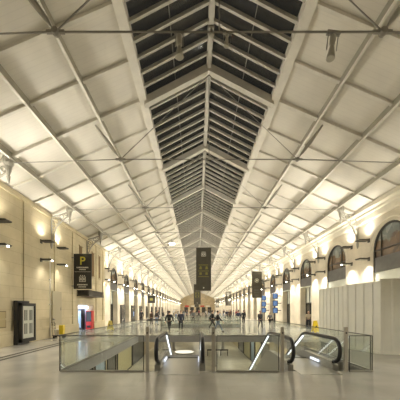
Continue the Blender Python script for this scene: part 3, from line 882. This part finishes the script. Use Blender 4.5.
# downpipe and grey panel
bm = nb(); tube(bm, [(XL+.14, 17.9, .1), (XL+.14, 17.9, 5.3)], .035, 8)
for z in (.6, 2.2, 3.8, 5.1): box(bm, XL+.07, XL+.18, 17.84, 17.96, z-.03, z+.03)
tag(obj('cable_pipe', bm, 'cream'), 'thin pale pipe running up the tan wall beside the lamps', 'pipe')
t = thing('wall_panel', 'faint grey flush panel on the tan wall behind the cleaning cart', 'panel', (XL+.0, 18.9, .8))
bm = nb(); box(bm, .07, .10, -.6, .6, 0, 2.3); obj('panel_face', bm, mat('grey beige panel', (.42,.37,.25), .6), t)
bm = nb(); box(bm, .10, .12, .45, .5, 1.0, 1.2); obj('handle', bm, 'rod', t)

# ------------------------------------------------------------------ shop and awning
t = thing('shop_canopy', 'dark slatted canopy box above the lit shop doorway', 'canopy', (XL, 23.9, 2.95))
bm = nb()
box(bm, 0, 1.0, -1.7, 1.8, 0, .10); box(bm, 0, 1.0, -1.7, 1.8, .44, .49)
for i in range(4): box(bm, .98, 1.02, -1.7, 1.8, .12+i*.085, .15+i*.085)
for i in range(8): box(bm, .05+i*.12, .1+i*.12, -1.7, -1.66, .1, .44)
obj('casing', bm, 'lampbody', t)
bm = nb(); box(bm, .05, .9, -1.62, 1.72, .12, .42); obj('core', bm, mat('dim bronze core', (.16,.14,.10), .6), t)
bm = nb(); box(bm, XL-3.0, XL-.6, SH[0]-.3, SH[0]-.1, 0, 3); box(bm, XL-3.0, XL-.6, SH[1]+.6, SH[1]+.8, 0, 3); box(bm, XL-3.2, XL-3.0, SH[0]-.3, SH[1]+.8, 0, 3); box(bm, XL-3.2, XL-.6, SH[0]-.3, SH[1]+.8, 2.8, 3.0)
struct('wall_shop', bm, 'shopwall')
bm = nb(); box(bm, XL-2.6, XL-.9, SH[0]+.4, SH[1]-.2, 2.7, 2.78); tag(obj('shop_light', bm, 'shoplight'), 'cool white light panel on the shop ceiling behind the doorway', 'light')
light('shop_lamp', 'AREA', (XL-1.6, 24.1, 2.65), 110, (.75,.84,1), None, shape='SQUARE', size=1.6)
t = thing('vending_machine', 'red vending machine standing in the lit shop doorway', 'vending machine', (XL-.2, 25.4, 0))
bm = nb(); box(bm, XL-.55, XL-.45, SH[0]+.2, SH[1]-.1, 1.95, 2.15); tag(obj('lit_shop_sign', bm, 'shoplight'), 'long bluish-white lit strip across the top of the shop doorway', 'sign')
bm = nb(); box(bm, -.25, .28, -.3, .3, .03, 1.75); obj('cabinet', bm, 'red', t, bevel=.02)
bm = nb(); box(bm, -.22, .25, -.32, -.29, .75, 1.68); obj('display_window', bm, 'darkpane', t)
bm = nb(); box(bm, -.16, .18, -.32, -.29, .2, .4); obj('dispensing_slot', bm, 'black', t)
t = thing('shop_display', 'white and blue display shelves inside the lit shop', 'shelves', (XL-2.3, 24.6, 0))
bm = nb()
box(bm, -.3, .3, -.9, -.85, 0, 2.1); box(bm, -.3, .3, .85, .9, 0, 2.1)
for i in range(5): box(bm, -.3, .3, -.9, .9, .1+i*.48, .14+i*.48)
obj('rack', bm, 'white', t)
for i in range(4):
    bm = nb()
    for j in range(7): box(bm, -.2, .2, -.8+j*.23, -.8+j*.23+.17, .14+i*.48, .14+i*.48+.28+.08*((i+j)%2))
    obj('goods_row', bm, ('red','bluepane','yellow','darkpane')[i], t)
t = thing('shop_fridge', 'dark glass cabinet in the lit shop doorway', 'cabinet', (XL-1.2, 25.5, 0))
bm = nb(); box(bm, -.35, .35, -.35, .35, 0, 1.9); obj('casing', bm, 'black', t)
bm = nb(); box(bm, -.28, .28, -.37, -.35, .2, 1.75); obj('glass_door', bm, 'bluepane', t)

# dark panels on left piers
for i, k in enumerate(range(5, 13)):
    y = T0 + BAY*k + .65
    lab = ('tall dark display panel against the %s pier past the P sign' % ORD[k-4])
    t = thing('display_panel', lab, 'display panel', (XLA+.01, y, 0), 0)
    bm = nb(); box(bm, 0, .14, -1.0, 1.0, 0, 2.45); obj('casing', bm, 'black', t)
    bm = nb(); box(bm, .14, .15, -.85, .85, .3, 2.25); obj('panel_face', bm, 'darkpane', t)
    if k == 6:
        bm = nb(); box(bm, .15, .16, -.2, .2, .8, 1.5); obj('lit_notice', bm, 'screentext', t)

# ------------------------------------------------------------------ yellow floor signs, cleaning cart, black rail
def floor_sign(x, y, rz, label, h=.95):
    t = thing('wet_floor_sign', label, 'floor sign', (x, y, 0), rz)
    for s in (-1, 1):
        mx = Matrix.Rotation(s*math.radians(12), 4, 'X')
        mx = Matrix.Translation((0, 0, h)) @ mx @ Matrix.Translation((0, 0, -h))
        bm = nb()
        prism(bm, [(-.15, h), (.15, h), (.24, .06), (.24, 0), (.14, 0), (.12, .08), (-.12, .08), (-.14, 0), (-.24, 0), (-.24, .06)], 'Y', s*.012-.008, s*.012+.008)
        bmesh.ops.transform(bm, matrix=Matrix.Translation((0,0,h)) @ Matrix.Rotation(s*math.radians(12), 4, 'X') @ Matrix.Translation((0,0,-h*1.0+0)), verts=bm.verts)
        mn = min(v.co.z for v in bm.verts)
        for v in bm.verts: v.co.z -= mn
        obj('leaf', bm, 'safety', t)
    bm = nb(); prism(bm, [(-.10, h*.42), (.10, h*.42), (0, h*.42+.18)], 'Y', -.16, -.15)
    for v in bm.verts: v.co.y += 0.0
    bmesh.ops.transform(bm, matrix=Matrix.Translation((0,-.0,0)), verts=bm.verts)
    o = obj('warning_triangle', bm, 'black', t)
    o.location.y = .02
floor_sign(9.55, 22.2, .2, 'yellow wet floor sign by the end of the hoarding', .98)
floor_sign(-7.75, 24.6, -.3, 'yellow wet floor sign in front of the shop canopy corner', .88)
t = thing('cleaning_cart', 'cleaning cart with yellow bag and dark handle beside the tan wall', 'cart', (-8.95, 18.0, 0), .2)
bm = nb(); box(bm, -.4, .3, -.28, .28, .14, .2); tube(bm, [(-.38,-.22,.2),(-.38,-.22,.95)], .018, 6); tube(bm, [(-.38,.22,.2),(-.38,.22,.95)], .018, 6); tube(bm, [(-.38,-.22,.95),(-.45,-.22,1.05),(-.45,.22,1.05),(-.38,.22,.95)], .018, 6); obj('frame', bm, 'bronze', t)
bm = nb(); prism(bm, [(-.02,.25),(.22,.25),(.24,.85),(-.03,.85)], 'Y', -.22, .22); obj('yellow_bag', bm, 'safety', t, bevel=.03)
bm = nb(); lathe(bm, [(.12,.2),(.16,.55),(.165,.58),(.14,.58)], (-.22, 0, 0), 14); obj('bucket', bm, 'white', t)
bm = nb(); tube(bm, [(-.28,.1,.3),(-.42,.1,1.25)], .014, 6); ball(bm, (-.42,.1,1.22), .09, (1,1,.8), 8); obj('mop', bm, 'rod', t)
for sx in (-.32, .22):
    for sy in (-.22, .22):
        bm = nb(); lathe(bm, [(.02,-.02),(.07,-.02),(.07,.02),(.02,.02)], (0,0,0), 12)
        for v in bm.verts: v.co = Vector((sx+v.co.x, sy+v.co.z, .07+v.co.y))
        obj('wheel', bm, 'rubber', t)
t = thing('queue_barrier', 'black metal barrier frame standing behind the well near the walking man', 'barrier', (-3.55, 22.9, 0))
bm = nb()
for x in (-.55, .55): tube(bm, [(x,0,.02),(x,0,1.05)], .035, 8)
obj('leg_pair', bm, 'bronze', t)
bm = nb(); box(bm, -.6, .6, -.04, .04, .93, 1.06); obj('top_board', bm, 'bronze', t)
for x in (-.55, .55):
    bm = nb(); lathe(bm, [(.17,0),(.17,.015),(.05,.03)], (x,0,0), 14); obj('foot', bm, 'bronze', t)

# ------------------------------------------------------------------ people
def skinned(vs, es, rads, sub=1):
    me = bpy.data.meshes.new('tmp'); me.from_pydata([Vector(v) for v in vs], es, [])
    o = bpy.data.objects.new('tmp', me); C.objects.link(o)
    o.modifiers.new('s', 'SKIN'); 
    sv = me.skin_vertices[0].data
    for i, r in enumerate(rads):
        sv[i].radius = (r, r) if not isinstance(r, tuple) else r; sv[i].use_root = (i == 0)
    m2 = o.modifiers.new('u', 'SUBSURF'); m2.levels = sub
    dg = bpy.context.evaluated_depsgraph_get(); r = bpy.data.meshes.new_from_object(o.evaluated_get(dg))
    bpy.data.objects.remove(o); bpy.data.meshes.remove(me)
    return r
def make_person(stride=.35, armswing=.25, bag=False, long_coat=False):
    """faces -Y before rotation; root at the ground between the feet; 1.75 m"""
    hipz = .93 - stride*.08
    J = {}
    J['pel'] = (0, 0, hipz); J['wai'] = (0, -.01, 1.10); J['che'] = (0, -.01, 1.30); J['nk0'] = (0, 0, 1.45); J['nk1'] = (0, -.01, 1.53)
    J['hd'] = (0, -.025, 1.63); J['hd2'] = (0, -.02, 1.70)
    legs = {}
    for s in (-1, 1):
        f = s*stride
        J['hip%d' % s] = (s*.09, 0, hipz-.06)
        kb = .10 if f > 0 else .0
        J['kn%d' % s] = (s*.095, -f*.45 - .04, .49)
        J['an%d' % s] = (s*.095, -f*.95 + .02, .09 + (.05 if f < 0 else 0))
        J['sh%d' % s] = (s*.185, 0, 1.40); a = -s*armswing
        J['el%d' % s] = (s*.235, -a*.5+.02, 1.13); J['wr%d' % s] = (s*.235, -a*1.1-.05, .89); J['pa%d' % s] = (s*.232, -a*1.2-.07, .82)
    def build(names, edges, rad):
        idx = {n: i for i, n in enumerate(names)}
        return skinned([J[n] for n in names], [(idx[a], idx[b]) for a, b in edges], [rad[n] for n in names])
    R = {'pel': .125, 'wai': .105, 'che': .125, 'nk0': .065, 'nk1': .05, 'hd': .085, 'hd2': .085}
    E = [('pel','wai'),('wai','che'),('che','nk0'),('nk0','nk1'),('nk1','hd'),('hd','hd2')]
    for s in (-1, 1):
        R.update({'hip%d'%s: .085, 'kn%d'%s: .055, 'an%d'%s: .038, 'sh%d'%s: .055, 'el%d'%s: .038, 'wr%d'%s: .027, 'pa%d'%s: .034})
        E += [('pel','hip%d'%s),('hip%d'%s,'kn%d'%s),('kn%d'%s,'an%d'%s),('che','sh%d'%s),('sh%d'%s,'el%d'%s),('el%d'%s,'wr%d'%s),('wr%d'%s,'pa%d'%s)]
    E = [(a, b) for a, b in E]
    names = list(R)
    body = build(names, E, R)
    bm = nb(); bm.from_mesh(body)
    ball(bm, (0, -.03, 1.655), .093, (.82, 1.0, 1.22), 12)           # skull
    ball(bm, (0, -.125, 1.635), .018, (.7, 1.2, 1.3), 6)             # nose
    for s in (-1, 1):
        ball(bm, (s*.032, -.108, 1.66), .013, (1, .6, .8), 6); ball(bm, (s*.08, -.02, 1.645), .024, (.4, 1, 1.3), 6)
        p = Vector(J['pa%d' % s])
        for i in range(4):
            o_ = Vector((s*.0, -.03+i*.02, 0)); l = (.07, .08, .075, .06)[i]
            tube(bm, [p+o_, p+o_+Vector((-s*.004, -.004, -.045-l*.3)), p+o_+Vector((-s*.016, -.012, -.045-l))], [.0095, .009, .006], 5)
        tube(bm, [p+Vector((-s*.01, -.02, .02)), p+Vector((-s*.02, -.05, -.02)), p+Vector((-s*.022, -.055, -.055))], [.012, .010, .007], 5)
    box(bm, -.022, .022, -.116, -.104, 1.598, 1.604)
    me = bpy.data.meshes.new('body'); bm.to_mesh(me); bm.free()
    for q in me.polygons: q.use_smooth = True
    me.materials.append(M['skin'])
    parts = [('body', me)]
    # jacket
    jr = {'pel': .155, 'wai': .140, 'che': .155, 'nk0': .085}; je = [('pel','wai'),('wai','che'),('che','nk0')]
    for s in (-1, 1):
        jr.update({'sh%d'%s: .078, 'el%d'%s: .058, 'wr%d'%s: .044}); je += [('che','sh%d'%s),('sh%d'%s,'el%d'%s),('el%d'%s,'wr%d'%s)]
    if long_coat: J['hem'] = (0, 0, .66); jr['hem'] = .17; je.append(('pel','hem'))
    jac = build(list(jr), je, jr)
    tr = {'pel': .135}; te = []
    for s in (-1, 1):
        tr.update({'hip%d'%s: .105, 'kn%d'%s: .074, 'an%d'%s: .058}); te += [('pel','hip%d'%s),('hip%d'%s,'kn%d'%s),('kn%d'%s,'an%d'%s)]
    tro = build(list(tr), te, tr)
    bm = nb()
    for s in (-1, 1):
        a = Vector(J['an%d' % s]); ball(bm, a+Vector((0, -.06, -.045)), .13, (.36, 1, .36), 10)
    sh = bpy.data.meshes.new('shoes'); bm.to_mesh(sh); bm.free()
    bm = nb(); ball(bm, (0, .0, 1.685), .103, (.86, 1.0, .95), 12)
    ha = bpy.data.meshes.new('hair'); bm.to_mesh(ha); bm.free()
    parts += [('jacket', jac), ('trousers', tro), ('shoes', sh), ('hair', ha)]
    if bag:
        bm = nb(); box(bm, .24, .38, -.16, .2, .72, 1.0); bmesh.ops.bevel(bm, geom=list(bm.edges), offset=.03, segments=2)
        tube(bm, [(.30, 0, 1.0), (.24, 0, 1.46), (.12, 0, 1.50)], .014, 5)
        ba = bpy.data.meshes.new('bag'); bm.to_mesh(ba); bm.free(); parts.append(('shoulder_bag', ba))
    return parts
protos = {}
for key, a in dict(walk=(.42, .28), stand=(.06, .05), slow=(.22, .15)).items():
    protos[key] = make_person(*a)
protos['bagwalk'] = make_person(.36, .2, True)
protos['coat'] = make_person(.1, .08, False, True)
mcache = {}
def person(px, Y, head, kind, jac, tro, label, h=1.75, group=None, hair='hair'):
    X = (px-197)*Y/275
    t = thing('person', label, 'person', (X, Y, 0), head, group)
    t.scale = (h/1.76*1.1, h/1.76*1.05, h/1.76)
    for n, me in protos[kind]:
        m = {'body': 'skin', 'jacket': jac, 'trousers': tro, 'shoes': 'shoe', 'hair': hair, 'shoulder_bag': 'bag'}[n]
        key = (kind, n, m)
        if key not in mcache:
            c = me.copy(); c.materials.clear(); c.materials.append(M[m])
            for q in c.polygons: q.use_smooth = True
            mcache[key] = c
        if n == 'shoulder_bag': n2 = 'shoulder_bag'
        o = bpy.data.objects.new(n, mcache[key]); C.objects.link(o); o.parent = t
person(169.3, 22.6, PI*.95, 'walk', 'coat_black', 'trousers', 'person in a black jacket walking away behind the narrow escalator', 1.74)
person(180.8, 24.2, .3, 'coat', 'coat_navy', 'trousers', 'person in a long dark coat standing beside the walking man', 1.76)
person(217.8, 22.7, PI/2, 'walk', 'coat_black', 'jeans', 'person in dark jacket and pale jeans striding across the hall', 1.76)
person(212.3, 26.5, PI/2+.3, 'bagwalk', 'coat_black', 'trousers', 'person in black with a bag, just behind the striding one', 1.76)
person(260.2, 26.0, .3, 'slow', 'coat_black', 'trousers', 'person in black standing in front of the departure screens', 1.72)
person(269.8, 30.5, -.6, 'bagwalk', 'coat_grey', 'trousers', 'shorter person in grey below the departure screens', 1.5)
person(243.5, 34, PI*.9, 'coat', 'coat_black', 'trousers', 'person in a long black coat near the second departure stack', 1.74)
person(238.6, 33, PI*1.1, 'stand', 'coat_navy', 'trousers', 'person in navy beside the one in the long black coat', 1.76)
person(141.5, 38, PI, 'coat', 'coat_black', 'trousers', 'person in dark long coat close to the dark display panels', 1.76)
person(193.2, 36, PI*.1, 'slow', 'coat_grey', 'trousers', 'person in grey walking toward the viewer along the second well', 1.74)
person(151.5, 31, PI*1.3, 'stand', 'coat_brown', 'trousers', 'person in brown leaning by the black barrier frame', 1.7)
person(156.5, 33, PI*.7, 'slow', 'coat_black', 'jeans', 'person in black and jeans behind the black barrier frame', 1.72)
person(308.6, 26.5, -.4, 'stand', 'coat_beige', 'trousers', 'person in pale olive top standing in the doorway by the hoarding', 1.7)
cols = ['coat_black','coat_navy','coat_brown','coat_grey','coat_black','coat_red','coat_beige','coat_white','coat_black']
word = {'coat_black':'black','coat_navy':'navy','coat_brown':'brown','coat_grey':'grey','coat_red':'dark red','coat_beige':'beige','coat_white':'pale'}
far = [(223.5,62),(226.5,50),(230,44),(233.5,48),(228,58),(236,60),(220,62),(206,64),(199,76),(209,78),(187,58),(191,66),(184,74),(196,84),(199,62),(176,52),(174,66),(163,46),(158,60),(183,92),(206,95),(215,88),(244.5,56),(238,66),(178,100),(190,110),(211,110),(224,80),(231,74),(168,72)]
for i, (px, Y) in enumerate(far):
    c = cols[i % len(cols)]
    person(px, Y, random.uniform(0, 2*PI), ('slow','walk','coat','stand','bagwalk')[i % 5], c, 'jeans' if i % 3 == 0 else 'trousers',
           'distant person in %s among the crowd far down the hall' % word[c], random.uniform(1.6, 1.82), 'distant people in %s' % word[c])

# ------------------------------------------------------------------ night sky
w = bpy.data.worlds.new('World'); S.world = w; w.use_nodes = True
w.node_tree.nodes['Background'].inputs[0].default_value = (.052,.048,.042,1); w.node_tree.nodes['Background'].inputs[1].default_value = .6

# ------------------------------------------------------------------ camera
cam = bpy.data.cameras.new('camera'); co = bpy.data.objects.new('camera', cam); C.objects.link(co)
co.location = (0, 0, 1.9); co.rotation_euler = (PI/2, 0, 0)
cam.sensor_width = 36; cam.lens = 36*275/400; cam.shift_x = (200-197)/400; cam.shift_y = (309-200)/400
cam.clip_start = .05; cam.clip_end = 500
S.camera = co
S.view_settings.view_transform = 'Standard'; S.view_settings.look = 'None'; S.view_settings.gamma = 1
S.view_settings.exposure = 0.68
S.cycles.max_bounces = 8; S.cycles.diffuse_bounces = 5; S.cycles.transparent_max_bounces = 24
S.cycles.use_light_tree = True
S.cycles.caustics_reflective = False; S.cycles.caustics_refractive = False
